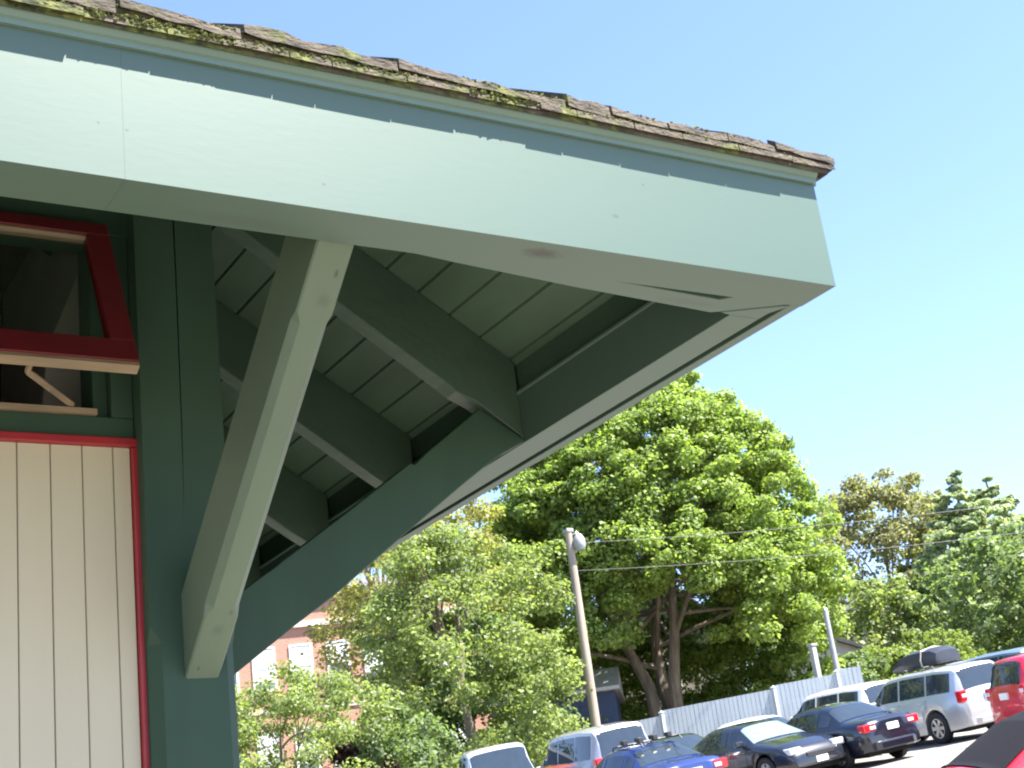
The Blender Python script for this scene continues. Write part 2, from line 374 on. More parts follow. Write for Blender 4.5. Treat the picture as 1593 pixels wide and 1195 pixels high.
# post: two halves with a crack above, stop-chamfered below
PX0, PX1, PD = 1.160, 1.384, .30
b = MB(); zt_ = 2.55+E; z0 = .79+E
b.prism([(PX0, z0), (PX1, z0), (PX1, zt_), (1.2785, zt_), (1.2755, 1.75+E), (1.2695, 1.3+E), (1.262, 1.04+E), (1.2665, 1.3+E), (1.2712, 1.75+E), (1.2735, zt_), (PX0, zt_)], 3.50, 3.5995, 'y')
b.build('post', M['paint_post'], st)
b = MB(); b.box(PX0+.01, PX1-.01, 3.53, 3.598, z0+.01, zt_-.01); b.build('crack', M['gap'], st)
lowp = chamfer_bar((PX0, 3.50, .79+E), (PX0, 3.50, 0), (1, 0, 0), (0, 1, 0), PX1-PX0, .30, .028, (0, 1), .02, 2.3, .04)
lowp.build('post', M['paint_post'], st)
b = MB(); b.box(PX0, PX1, 3.6005, 3.80, .79+E, 2.5+E); b.build('post', M['paint_post'], st)
# bracket A: from post front out to the front beam
xa, xb = 1.244, 1.332
p0 = Vector((xa, 2.545, Zf+0)); p1 = Vector((xa, 3.5, .64+E)); d = (p1-p0).normalized(); nrm = Vector((0, -d.z, d.y)); nrm = -nrm if nrm.z < 0 else nrm
th = .172
q0 = p0-d*.32
ch = chamfer_bar(q0, p1+d*.22, (1, 0, 0), nrm, xb-xa, th, .017, (0, 1), .49, 1.34, .03)
# trim against the beam underside (z) and the post front (y)
def trim(mb, planes):
    import bmesh
    me = bpy.data.meshes.new('t'); me.from_pydata(mb.v, [], mb.f); bm = bmesh.new(); bm.from_mesh(me)
    for co, no in planes:
        bmesh.ops.recalc_face_normals(bm, faces=bm.faces)
        g = bm.verts[:]+bm.edges[:]+bm.faces[:]
        rr = bmesh.ops.bisect_plane(bm, geom=g, plane_co=co, plane_no=no, clear_outer=True)
        eds = [e_ for e_ in rr['geom_cut'] if isinstance(e_, bmesh.types.BMEdge)]
        if eds: bmesh.ops.contextual_create(bm, geom=eds)
    bm.verts.index_update(); out = MB(); out.v = [tuple(v.co) for v in bm.verts]; out.f = [tuple(v.index for v in f.verts) for f in bm.faces]; bm.free(); return out
ch = trim(ch, [((0, 2.5365, 0), (0, -1, 0)), ((0, 3.499, 0), (0, 1, 0))])
M['paint_brk'] = mat('green paint on the front bracket', (.082, .120, .086), .5, .10, 4, .3, 24, (1, .4, .4))
spots(M['paint_brk'], [(1.30, 2.66, 1.31+E, .022, .03, .018, .25), (1.31, 2.60, 1.35+E, .006, .02, .01, .7), (1.29, 3.38, .735+E, .02, .03, .016, .25), (1.27, 3.47, .66+E, .004, .02, .006, .7), (1.31, 3.34, .77+E, .006, .02, .01, .4)], (.02, .025, .018))
ch.build('bracket', M['paint_brk'], st)
tag(bpy.data.objects[ch and 'bracket'], 'square timber bracket rising toward the viewer under the long fascia')
# bracket B: from the post's side out to the side beam
lowl = [(1.384, .636), (1.461, .693), (1.628, .811), (1.751, .893), (1.949, 1.042), (2.203, 1.231), (2.30, 1.300), (2.38, 1.352), (2.455, 1.390)]
upl = [(2.464, 1.402), (2.38, 1.452), (2.308, 1.496), (2.112, 1.347), (2.055, 1.298), (2.04, 1.302), (1.80, 1.130), (1.60, .991), (1.585, .979), (1.384, .845)]
b = MB(); b.prism([(x, z+E) for x, z in lowl+upl], 3.672, 3.762, 'y')
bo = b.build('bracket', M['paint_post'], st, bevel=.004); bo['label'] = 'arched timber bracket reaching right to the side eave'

# wall with hopper window and cream door
WY = 3.56
b = MB()
b.box(X0, 1.170, WY, WY+.14, 1.880+E, 2.75+E)            # head
b.box(1.100, 1.159, WY, WY+.14, 1.346+E, 1.8795+E)        # jamb
b.box(X0, 1.159, WY+.001, WY+.14, 1.286+E, 1.3455+E)       # rail
b.box(X0, 1.170, WY+.02, WY+.14, 0, 1.2855+E)             # behind the door
b.box(1.060, 1.0995, WY+.03, WY+.14, 1.346+E, 1.8795+E)     # stop
b.box(-1.2, -.6, WY, WY+.14, 1.346+E, 1.8795+E)
b.box(X0, -1.2, WY, WY+.14, 1.346+E, 1.8795+E)
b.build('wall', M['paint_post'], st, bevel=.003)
b = MB(); b.box(1.24, 1.384, 3.8, Y1b-1.1, 0, 2.55+E); b.box(X0+1.2, 1.384, Y1b-1.24, Y1b-1.1, 0, 2.4+E); b.box(X0+1.2, X0+1.34, 3.7, Y1b-1.2, 0, 2.4+E)
b.build('wall', M['paint_post'], st)
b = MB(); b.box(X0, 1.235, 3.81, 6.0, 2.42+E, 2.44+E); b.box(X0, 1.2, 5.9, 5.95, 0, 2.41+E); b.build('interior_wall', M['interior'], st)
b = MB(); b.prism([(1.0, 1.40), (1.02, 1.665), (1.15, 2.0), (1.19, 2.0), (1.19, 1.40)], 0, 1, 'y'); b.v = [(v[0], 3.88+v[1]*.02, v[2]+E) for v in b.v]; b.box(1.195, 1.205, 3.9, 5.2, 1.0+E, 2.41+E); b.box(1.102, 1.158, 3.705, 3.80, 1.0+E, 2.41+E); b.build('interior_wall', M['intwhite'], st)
b = MB(); b.prism([(WY-.012, 1.3460+E), (WY+.13, 1.3460+E), (WY+.13, 1.374+E), (WY-.012, 1.362+E)], -.6, 1.0590, 'x')
b.build('window_sill', M['woodraw'], st)
# hopper sash
hy, hz = WY-.006, 1.876+E; by, bz = 3.322, 1.383+E
dv = Vector((0, by-hy, bz-hz)); SL = dv.length; dv.normalize(); nv = Vector((0, dv.z, -dv.y)); nv = nv if nv.y < 0 else -nv
def sash_box(x0, x1, s0, s1, t0, t1):
    vs = []
    for x in (x0, x1):
        for s_ in (s0, s1):
            for t in (t0, t1):
                p = Vector((x, hy, hz))+dv*s_+nv*t; vs.append(p)
    return MB().add(vs, [(0, 1, 3, 2), (4, 6, 7, 5), (0, 4, 5, 1), (2, 3, 7, 6), (0, 2, 6, 4), (1, 5, 7, 3)])
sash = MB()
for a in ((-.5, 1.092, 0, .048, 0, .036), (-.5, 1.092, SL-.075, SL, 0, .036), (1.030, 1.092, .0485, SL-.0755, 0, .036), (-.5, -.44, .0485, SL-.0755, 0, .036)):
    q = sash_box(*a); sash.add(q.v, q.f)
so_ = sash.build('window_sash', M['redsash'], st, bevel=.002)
g = sash_box(-.44, 1.030, .048, SL-.075, .012, .016)
def thin_glass():
    Mt = bpy.data.materials.new('old window glass'); Mt.use_nodes = True; t = Mt.node_tree; t.nodes.clear()
    o = t.nodes.new('ShaderNodeOutputMaterial'); mx = t.nodes.new('ShaderNodeMixShader'); a = t.nodes.new('ShaderNodeBsdfTransparent'); gl = t.nodes.new('ShaderNodeBsdfGlossy')
    lw = t.nodes.new('ShaderNodeLayerWeight'); lw.inputs[0].default_value = .5; pw = t.nodes.new('ShaderNodeMath'); pw.operation = 'POWER'; pw.inputs[1].default_value = 4
    fr = t.nodes.new('ShaderNodeMath'); fr.operation = 'MULTIPLY_ADD'; fr.inputs[1].default_value = .93; fr.inputs[2].default_value = .06
    t.links.new(lw.outputs['Facing'], pw.inputs[0]); t.links.new(pw.outputs[0], fr.inputs[0]); gl.inputs['Roughness'].default_value = .02; a.inputs[0].default_value = (.75, .78, .75, 1)
    t.links.new(fr.outputs[0], mx.inputs[0]); t.links.new(a.outputs[0], mx.inputs[1]); t.links.new(gl.outputs[0], mx.inputs[2]); t.links.new(mx.outputs[0], o.inputs[0]); return Mt
M['glass'] = thin_glass()
g.build('pane', M['glass'], so_, org=st.location)
q = sash_box(-.44, 1.0295, .0485, .056, .004, .030); q.build('glazing_bar', M['woodraw'], so_, org=st.location)
q = sash_box(-.5, 1.092, SL, SL+.012, .0, .030); q.build('drip_edge', M['woodraw'], so_, org=st.location)
b = MB(); b.tube([(.842, 3.385, 1.385+E), (.995, 3.555, 1.372+E)], .009, 6); b.tube([(.842, 3.385, 1.385+E), (.842, 3.35, 1.40+E)], .008, 6); b.build('window_stay', M['woodraw'], so_, org=st.location)
# door
dr = MB(); x = 1.147
DY = WY+.004
nb = 0
edges_ = [1.147, 1.101, 1.021, .94, .857, .776, .695, .614, .533, .452, .371, .29, .209, .128]
for i in range(len(edges_)-1):
    a, c_ = edges_[i+1], edges_[i]
    dr.prism([(a+.0008, DY+.0035), (a+.0022, DY), (c_-.0022, DY), (c_-.0008, DY+.0035), (c_-.0008, DY+.0118), (a+.0008, DY+.0118)], .05, 1.262+E, 'z')
do = dr.build('door', M['cream'], st)
b = MB(); b.box(.12, 1.1475, DY+.0120, DY+.0150, .05, 1.262+E); b.build('door_backing', mat('grey groove', (.30, .27, .20), .8), do, org=st.location)
b = MB(); b.box(.06, 1.175, WY-.014, WY+.0198, 1.2625+E, 1.2855+E); b.box(1.1475, 1.175, WY-.0135, WY+.0198, .03, 1.262+E); b.box(.06, .118, WY-.0135, WY+.0198, .03, 1.262+E)
b.build('door_trim', M['red'], do, org=st.location, bevel=.003)

# ------------------------------------------------------------------ cars
def clearpaint(name, c, metal=.3, rough=.35):
    return mat(name, c, rough, .02, 2, 0, metal=metal, coat=1.0)
M['tyre'] = mat('tyre rubber', (.02, .02, .02), .8, .2, 20)
M['rim'] = mat('alloy rim', (.55, .56, .58), .3, .05, metal=.9)
M['cglass'] = glassmat('tinted car glass', (.025, .035, .045), .03)
M['cglass_light'] = glassmat('car glass with pale reflection', (.16, .22, .24), .06)
M['black'] = mat('black plastic', (.025, .025, .028), .5, .1)
M['tail'] = mat('red tail lamp', (.55, .01, .015), .15, .1, coat=1)
M['lamp'] = mat('clear lamp lens', (.65, .67, .70), .12, .15, 20, coat=1)
M['plate'] = mat('plain licence plate', (.75, .76, .74), .5, .04)
M['chrome'] = mat('chrome', (.8, .8, .8), .15, .02, metal=1)
M['well'] = mat('wheel well', (.01, .01, .01), .95, .1)

PROFILES = {
 'sedan': dict(L=4.65, W=1.80, wx=(-1.36, 1.40), rw=.325,
   top=[(-1, .66), (-.985, .90), (-.93, .985), (-.72, 1.015), (-.66, 1.04), (-.42, 1.345), (-.30, 1.405), (-.08, 1.43), (.10, 1.40), (.18, 1.36), (.47, .985), (.55, .96), (.80, .86), (.93, .74), (.985, .60), (1, .50)],
   belt=[(-1, .60), (-.97, .84), (-.7, .935), (0, .92), (.47, .90), (.80, .80), (.95, .64), (1, .46)],
   side=[(-.50, -.33), (-.305, .02), (.05, .36)], front=(.195, .455), rear=(-.645, -.43), tail_z=(.72, .90), roofk=.67),
 'suv': dict(L=4.70, W=1.84, wx=(-1.34, 1.40), rw=.37,
   top=[(-1, .62), (-.99, 1.02), (-.975, 1.10), (-.90, 1.60), (-.86, 1.68), (-.6, 1.73), (-.1, 1.735), (.12, 1.70), (.20, 1.655), (.46, 1.16), (.54, 1.12), (.82, 1.02), (.94, .90), (.985, .72), (1, .58)],
   belt=[(-1, .58), (-.985, .98), (-.9, 1.06), (0, 1.03), (.46, 1.03), (.82, .95), (.95, .78), (1, .54)],
   side=[(-.83, -.50), (-.475, -.08), (-.05, .36)], front=(.215, .45), rear=(-.968, -.895), tail_z=(.86, 1.14), roofk=.74),
 'pickup': dict(L=5.2, W=1.88, wx=(-1.55, 1.65), rw=.37,
   top=[(-1, .62), (-.995, 1.12), (-.97, 1.14), (-.26, 1.14), (-.235, 1.16), (-.17, 1.70), (-.12, 1.78), (.05, 1.80), (.14, 1.76), (.36, 1.22), (.45, 1.17), (.86, 1.08), (.96, .95), (.99, .75), (1, .58)],
   belt=[(-1, .58), (-.99, 1.06), (-.9, 1.09), (0, 1.08), (.40, 1.08), (.86, 1.0), (.96, .82), (1, .54)],
   side=[(-.14, .02), (.05, .30)], front=(.155, .35), rear=(-.232, -.172), tail_z=(.8, 1.05), roofk=.80),
}
def car(name, label, cat, kind, body, loc, az, light_glass=False, group='cars parked in the sloping lot', roofrack=False, H=1.0, scaleL=1.0, backgl=None, rollbar=None):
    P = PROFILES[kind]; Lh = P['L']/2*scaleL; W = P['W']/2
    fx, fy = math.sin(R(az)), math.cos(R(az))
    root = empty(name, (loc[0], loc[1], 0))
    e = 1.3
    zf = G(loc[0]+fx*e, loc[1]+fy*e); zr_ = G(loc[0]-fx*e, loc[1]-fy*e); zl = G(loc[0]-fy*.8, loc[1]+fx*.8); zR = G(loc[0]+fy*.8, loc[1]-fx*.8)
    X = Vector((fx*2*e, fy*2*e, zf-zr_)).normalized(); Yv = Vector((-fy*1.6, fx*1.6, zl-zR)).normalized(); Zv = X.cross(Yv).normalized(); Yv = Zv.cross(X)
    mm = Matrix((X, Yv, Zv)).transposed().to_4x4(); mm.translation = Vector((loc[0], loc[1], (zf+zr_)/2)); root.matrix_world = mm
    tag(root, label, cat, group)
    ti = lambda tab, u: float(np.interp(u, [a for a, _ in tab], [c_ for _, c_ in tab]))
    Rw = P['rw']; arch = Rw+.055
    def zbot(x):
        z = .24+.08*abs(x/Lh)**6
        for cx in P['wx']:
            cx *= scaleL; dx = abs(x-cx)
            if dx < arch: z = max(z, Rw+math.sqrt(max(0, arch**2-dx**2)))
        return z
    def rows(x):
        u = x/Lh; zt_ = ti(P['top'], u)*H; bl = min(ti(P['belt'], u)*H, zt_-.02); wv = W*(1-.07*abs(u)**3-.16*abs(u)**14)
        h = min(1, max(0, (zt_-bl)/.42/H)); z0 = zbot(x)
        wr = wv*(.93*(1-h)+P['roofk']*h+.0)
        zm = z0+.45*(bl-z0) if z0 < .5 else z0+.3*(bl-z0)
        return [(wv*.78, z0-.0), (wv*.965, z0+.012), (wv*1.0, zm), (wv*.985, bl-.05), (wv*.945, bl), (wr, zt_-.035-.03*h), (wr*.84, zt_-.008), (wr*.45, zt_+.012), (0, zt_+.018)]
    def S(x, s, side):
        r_ = rows(x); i = min(int(s), 7); f = s-i; a, c_ = r_[i], r_[i+1]
        return Vector((x, side*(a[0]*(1-f)+c_[0]*f), a[1]*(1-f)+c_[1]*f))
    xs = set(np.linspace(-Lh, Lh, 46).round(4)); xs |= {a*Lh for a, _ in P['top']}
    for cx in P['wx']:
        cx *= scaleL
        for k in (-1.002, -1, -.93, -.8, -.6, -.35, 0, .35, .6, .8, .93, 1, 1.002): xs.add(cx+k*arch)
    xs = sorted(x for x in xs if -Lh <= x <= Lh); b = MB(); vs = []
    for x in xs:
        r_ = rows(x); ring = [(x, y, z) for y, z in r_]+[(x, -y, z) for y, z in r_[-2::-1]]; vs += ring
    n = 17; fs = []
    for i in range(len(xs)-1):
        for k in range(n): fs.append((i*n+k, (i+1)*n+k, (i+1)*n+(k+1) % n, i*n+(k+1) % n))
    fs += [tuple(range(n)), tuple((len(xs)-1)*n+k for k in range(n-1, -1, -1))]
    b.add(vs, fs); b.build('body', body, root, smooth=True)
    def patch(x0, x1, s0, s1, off, nx=8, ns=3, sides=(1, -1), full=False):
        q = MB()
        for side in sides:
            X_ = np.linspace(x0, x1, nx+1); Sx = np.linspace(s0, s1, ns+1); vs = []
            for x in X_:
                for s_ in Sx:
                    p = S(x, s_, side); dx = S(min(x+.01, Lh), s_, side)-S(max(x-.01, -Lh), s_, side); dsv = S(x, min(s_+.02, 8), side)-S(x, max(s_-.02, 0), side)
                    nn = dx.cross(dsv); nn = nn.normalized() if nn.length > 1e-9 else Vector((0, 0, 1))
                    if nn.dot(Vector((0, side, .6))) < 0: nn = -nn
                    if full and s_ > 7.9: nn = Vector((nn.x, 0, nn.z))
                    vs.append(p+nn*off)
            m_ = ns+1; q.add(vs, [(i*m_+j, (i+1)*m_+j, (i+1)*m_+j+1, i*m_+j+1) for i in range(nx) for j in range(ns)])
        return q
    gl = M['cglass_light'] if light_glass else M['cglass']
    for (a, c_) in P['side']:
        for sd_ in (1, -1): patch(a*Lh, c_*Lh, 4.16, 4.90, .006, sides=(sd_,)).build('window', M['cglass'], root, smooth=True)
    patch(P['front'][0]*Lh, P['front'][1]*Lh, 5.15, 8, .006, ns=6, full=True).build('windshield', gl, root, smooth=True)
    patch(P['rear'][0]*Lh, P['rear'][1]*Lh, 5.15 if kind != 'suv' else 5.2, 8, .006, ns=6, full=True).build('rear_window', backgl or gl, root, smooth=True)
    # door gaps
    for g_ in P['side']:
        for xg in g_:
            if abs(xg) > .6: continue
            for sd_ in (1, -1): patch(xg*Lh-.006, xg*Lh+.006, 1.3, 4.0, .003, nx=1, ns=6, sides=(sd_,)).build('door_gap', M['black'], root)
    for g_ in P['side'][-2:]:
        for sd_ in (1, -1):
            xh = (g_[0]+.07)*Lh; p = S(xh, 3.1, sd_); MB().box(p.x-.09, p.x+.09, p.y-.012, p.y+.012, p.z-.015, p.z+.015).build('door_handle', body if kind != 'pickup' else M['chrome'], root, bevel=.006)
    # wheels
    for cx in P['wx']:
        cx *= scaleL
        for sd_ in (1, -1):
            yo = sd_*(W*.985); yi = sd_*(W*.985-.21)
            t = MB(); ring = []
            nseg = 24
            prof = [(yo*1.0-sd_*.025, Rw*.62), (yo-sd_*.004, Rw*.70), (yo, Rw*.88), (yo-sd_*.03, Rw), (yi+sd_*.03, Rw), (yi, Rw*.88), (yi, Rw*.5)]
            vs = [(cx+r__*math.cos(2*math.pi*k/nseg), y_, Rw+r__*math.sin(2*math.pi*k/nseg)) for y_, r__ in prof for k in range(nseg)]
            t.add(vs, [(i*nseg+k, i*nseg+(k+1) % nseg, (i+1)*nseg+(k+1) % nseg, (i+1)*nseg+k) for i in range(len(prof)-1) for k in range(nseg)])
            wh = t.build('wheel', M['tyre'], root, smooth=True)
            t = MB(); yy = yo-sd_*.03
            for k in range(6):
                a = k*math.pi/3; ca, sa = math.cos(a), math.sin(a); pa = []
                for rr, ww in ((.05, .035), (Rw*.62, .05)):
                    for sg in (-1, 1): pa.append((cx+ca*rr-sa*ww*sg, yy, Rw+sa*rr+ca*ww*sg))
                t.add(pa+[(p[0], p[1]-sd_*.03, p[2]) for p in pa], [(0, 1, 3, 2), (4, 6, 7, 5), (0, 2, 6, 4), (1, 5, 7, 3), (2, 3, 7, 6)])
            rr0, rr1 = Rw*.57, Rw*.66
            vs = [(cx+r__*math.cos(2*math.pi*k/20), yy+sd_*dy_, Rw+r__*math.sin(2*math.pi*k/20)) for r__, dy_ in ((rr0, -.02), (rr0, .004), (rr1, .004), (rr1, -.02)) for k in range(20)]
            t.add(vs, [(i*20+k, i*20+(k+1) % 20, (i+1)*20+(k+1) % 20, (i+1)*20+k) for i in range(3) for k in range(20)])
            t.tube([(cx, yy-sd_*.02, Rw), (cx, yy+sd_*.008, Rw)], .06, 10)
            t.build('rim', M['rim'], wh)
            t = MB(); t.tube([(cx, yi+sd_*.02, Rw), (cx, yy-sd_*.04, Rw)], Rw*.6, 16); t.build('hub', M['well'], wh)
    q = MB(); q.box(-Lh*.9, Lh*.9, -W*.72, W*.72, .2, .5); q.build('underbody', M['well'], root)
    # lamps, bumpers, plates, mirrors
    tz0, tz1 = P['tail_z']; tz0 *= H; tz1 *= H
    for sd_ in (1, -1):
        q = MB(); vs = []
        xt = -Lh
        if kind == 'sedan': q.box(-Lh+.01, -Lh+.25, sd_*W*.50, sd_*W*.885, tz0, tz1)
        else: q.box(-Lh+.03, -Lh+.22, sd_*W*.68, sd_*W*.905, tz0, tz1)
        q.build('tail_lamp', M['tail'], root, bevel=.03)
        q = MB()
        if kind == 'sedan': q.box(-Lh-.004, -Lh+.1, sd_*W*.52, sd_*W*.7, tz0+.05, tz1-.06)
        else: q.box(-Lh+.02, -Lh+.12, sd_*W*.70, sd_*W*.86, (tz0+tz1)/2-.03, (tz0+tz1)/2+.05)
        q.build('reversing_lamp', M['lamp'], root, bevel=.01)
        q = MB(); hz_ = .60*H if kind == 'sedan' else .78*H
        q.box(Lh-.36, Lh-.055, sd_*W*.48, sd_*W*.865, hz_, hz_+.15); q.build('headlight', M['lamp'], root, bevel=.04)
        q = MB(); xm = P['side'][-1][1]*Lh-.12; p = S(xm, 4.05, sd_)
        q.box(xm-.06, xm+.06, p.y-.01*sd_, p.y+sd_*.20, p.z+.03, p.z+.16); q.build('mirror', body, root, bevel=.03)
    q = MB(); q.box(-Lh-.02, -Lh+.05, -.16, .16, (.70 if kind == 'sedan' else .86)*H-.0, (.70 if kind == 'sedan' else .86)*H+.14); q.build('licence_plate', M['plate'], root)
    q = MB(); q.box(Lh-.03, Lh+.02, -.16, .16, .36, .48); q.build('licence_plate', M['plate'], root)
    q = MB(); q.box(Lh-.1, Lh+.008, -W*.42, W*.42, .50*H, .60*H); q.build('grille', M['black'], root, bevel=.01)
    q = MB(); q.prism([(-W*.80, -Lh+.06), (-W*.5, -Lh-.05), (W*.5, -Lh-.05), (W*.80, -Lh+.06), (W*.80, -Lh+.3), (-W*.80, -Lh+.3)], .30, .50, 'z')
    q.v = [(p[1], p[0], p[2]) for p in q.v]; q.build('bumper', body, root, bevel=.04)
    if roofrack:
        q = MB(); h_ = ti(P['top'], -.2)*H
        for sd_ in (1, -1): q.tube([(-Lh*.55, sd_*W*.52, h_-.03), (-Lh*.52, sd_*W*.52, h_+.06), (Lh*.02, sd_*W*.52, h_+.06), (Lh*.05, sd_*W*.52, h_-.04)], .018, 6)
        for xk in (-.42, -.12): q.tube([(Lh*xk, -W*.60, h_+.07), (Lh*xk, W*.60, h_+.07)], .02, 6)
        if roofrack == 'clamps':
            for xk in (-.42, -.12):
                for yk in (-.35, 0.0, .35): q.box(Lh*xk-.05, Lh*xk+.12, yk-.05, yk+.05, h_+.075, h_+.17)
        q.build('roof_rack', M['black'], root, bevel=.01)
    return root

C = {}
C['silver'] = clearpaint('silver car paint', (.52, .54, .55), .55, .35)
C['silver2'] = clearpaint('pewter car paint', (.42, .42, .44), .5, .35)
C['white'] = clearpaint('white car paint', (.78, .78, .78), 0, .3)
C['navy'] = clearpaint('navy car paint', (.005, .007, .016), .2, .3)
C['blackc'] = clearpaint('black car paint', (.012, .014, .02), .1, .25)
C['blue'] = clearpaint('bright blue car paint', (.016, .032, .14), .3, .3)
C['red'] = clearpaint('red car paint', (.55, .012, .03), .1, .3)
C['dgreen'] = clearpaint('dark green car paint', (.03, .05, .035), .3, .3)
C['maroon'] = clearpaint('maroon car paint', (.25, .02, .03), .2, .3)
def put(az, D): p = at(az, D); return (p.x, p.y, 0)

suv_at = put(47.5, 38.3)
suv = car('suv', 'silver suv with a black box on its roof seen from rear left', 'suv', 'suv', C['silver'], suv_at, 10, roofrack=True, H=1.0, scaleL=1.07)
car('parked_car', 'navy sedan with bright red tail lamps left of the silver suv', 'sedan', 'sedan', C['navy'], put(43.8, 35.6), 6)
car('parked_car', 'black sedan facing right with clear headlamps and plate', 'sedan', 'sedan', C['blackc'], put(41.0, 35.0), 184, light_glass=True)
car('parked_car', 'blue wagon with black bike carriers on its roof', 'wagon', 'sedan', C['blue'], put(36.6, 32.2), 8, roofrack='clamps', H=1.04)
car('suv', 'pale silver van with wide rear window beside the utility pole', 'van', 'suv', C['silver2'], put(34.7, 36.5), 10, H=1.18)
car('pickup_truck', 'pale pickup cab with long rear window lowest at the left', 'pickup', 'pickup', C['silver'], put(31.2, 38.0), 14, H=1.17)
car('suv', 'white suv with black side windows behind the navy sedan', 'suv', 'suv', C['white'], put(44.3, 42.6), 6, H=.98)
car('parked_car', 'dark green car showing only its roof behind the blue wagon', 'car', 'sedan', C['dgreen'], put(38.0, 39.0), 186)
car('parked_car', 'white car with bright roof edge behind the black sedan', 'car', 'sedan', C['white'], put(41.2, 40.0), 186)
car('parked_car', 'red hatchback cut by the right picture edge beside the silver suv', 'hatchback', 'suv', C['red'], put(53.8, 34.3), 112, H=.98)
car('parked_car', 'maroon hood low between the pickup and the pale van', 'car', 'sedan', C['maroon'], put(32.8, 33.0), 8)
car('parked_car', 'blue grey car far right beyond the red hatchback', 'car', 'suv', clearpaint('steel blue car paint', (.16, .22, .30), .4), put(50.2, 48.0), 8)
car('parked_car', 'pale car far beyond the rooftop box', 'car', 'suv', clearpaint('pale blue car paint', (.45, .50, .55), .4), put(49.0, 52.0), 8)
car('parked_car', 'dark blue car farthest at the right picture edge', 'car', 'suv', C['navy'], put(52.4, 50.0), 8)

# rooftop box, lying on the silver suv
rb = empty('rooftop_box'); rb.matrix_world = suv.matrix_world @ Matrix.Translation((-.35, -.12, 1.82))
tag(rb, 'black streamlined cargo box strapped on the silver suv', 'roof box')
b = MB(); xs_ = [-.92, -.88, -.70, -.3, .2, .6, .95, 1.1]; hs_ = [.10, .30, .40, .42, .40, .32, .16, .06]; ws_ = [.30, .38, .43, .45, .45, .42, .34, .22]; vs = []
for x, h_, w_ in zip(xs_, hs_, ws_): vs += [(x, -w_*.9, 0), (x, -w_, h_*.35), (x, -w_*.85, h_*.85), (x, -w_*.4, h_), (x, w_*.4, h_), (x, w_*.85, h_*.85), (x, w_, h_*.35), (x, w_*.9, 0)]
b.add(vs, [(i*8+k, i*8+(k+1) % 8, (i+1)*8+(k+1) % 8, (i+1)*8+k) for i in range(7) for k in range(8)]+[tuple(range(8)), tuple(56+k for k in range(7, -1, -1))])
b.build('shell', mat('black box plastic', (.03, .032, .04), .35, .1), rb, smooth=True)
b = MB(); xk = -.42
b.tube([(xk, -.46, .0), (xk, -.47, .16), (xk, -.40, .37), (xk, 0, .428), (xk, .40, .37), (xk, .47, .16), (xk, .46, 0)], .022, 5); b.build('strap', mat('pale strap', (.55, .5, .42), .8), rb)

# near red convertible at the bottom right corner
nc = car('convertible', 'red convertible with black soft top cut by the bottom right corner', 'convertible', 'sedan', C['red'], put(53.7, 15.5), 120, group=None, H=.97, scaleL=.93)
for ch_ in list(nc.children):
    if ch_.name.startswith('body'): bodyo = ch_
M['canvas'] = mat('black canvas top', (.010, .010, .013), .9, .2, 60, .15, 60, spec=.15)
# soft top laid over the cabin: rows 4.9..8 between rear deck and windscreen
def softtop():
    P = PROFILES['sedan']; src = bodyo.data; xs = sorted({round(v.co.x, 4) for v in src.vertices}); Lh = P['L']/2*.93
    q = MB(); rings = []
    byx = {}
    for v in src.vertices: byx.setdefault(round(v.co.x, 4), []).append(v.co.copy())
    use = [x for x in xs if -.70*Lh <= x <= .20*Lh]; n = 0
    for x in use:
        vs = sorted([v for v in byx[x] if v.z > 1.0*.0], key=lambda v: v.z)
        ring = [v for v in src.vertices if round(v.co.x, 4) == x]; ring = ring[4:13]
        rings.append([(v.co.x, v.co.y*1.012, v.co.z+.012) for v in ring])
    vs = [p for r_ in rings for p in r_]; k_ = 9
    q.add(vs, [(i*k_+j, (i+1)*k_+j, (i+1)*k_+j+1, i*k_+j+1) for i in range(len(rings)-1) for j in range(1, k_-2)])
    q.build('soft_top', M['canvas'], nc, smooth=True)
softtop()

# ------------------------------------------------------------------ foliage
def leafmat(name, c, var=.35, trans=.48, rough=.5):
    Mt = bpy.data.materials.new(name); Mt.use_nodes = True; t = Mt.node_tree; b = t.nodes['Principled BSDF']; out = t.nodes['Material Output']
    g = t.nodes.new('ShaderNodeNewGeometry'); cr = t.nodes.new('ShaderNodeValToRGB')
    t.links.new(g.outputs['Random Per Island'], cr.inputs[0]); el = cr.color_ramp.elements
    el[0].color = (c[0]*(1-var), c[1]*(1-var), c[2]*(1-var*.6), 1); el[1].color = (min(1, c[0]*(1+var*1.15)), min(1, c[1]*(1+var)), c[2]*(1+var*.6), 1)
    t.links.new(cr.outputs[0], b.inputs['Base Color']); b.inputs['Roughness'].default_value = rough; b.inputs['Specular IOR Level'].default_value = .35
    tr = t.nodes.new('ShaderNodeBsdfTranslucent'); mul = t.nodes.new('ShaderNodeMix'); mul.data_type = 'RGBA'; mul.blend_type = 'MULTIPLY'; mul.inputs['Factor'].default_value = 1
    t.links.new(cr.outputs[0], mul.inputs['A']); mul.inputs['B'].default_value = (1.5, 1.6, .8, 1); t.links.new(mul.outputs['Result'], tr.inputs['Color'])
    mx = t.nodes.new('ShaderNodeMixShader'); mx.inputs[0].default_value = trans
    t.links.new(b.outputs[0], mx.inputs[1]); t.links.new(tr.outputs[0], mx.inputs[2]); t.links.new(mx.outputs[0], out.inputs['Surface']); return Mt
M['bark'] = mat('grey brown bark', (.16, .13, .10), .9, .35, 6, .8, 20, (1, 1, .2))
M['bark_dark'] = mat('dark bark', (.07, .055, .045), .9, .35, 6, .8, 20, (1, 1, .2))
M['leaf_maple'] = leafmat('maple leaf', (.20, .275, .072))
M['leaf_light'] = leafmat('light locust leaf', (.185, .235, .085))
M['leaf_gold'] = leafmat('gold green leaf', (.22, .225, .075), .35)
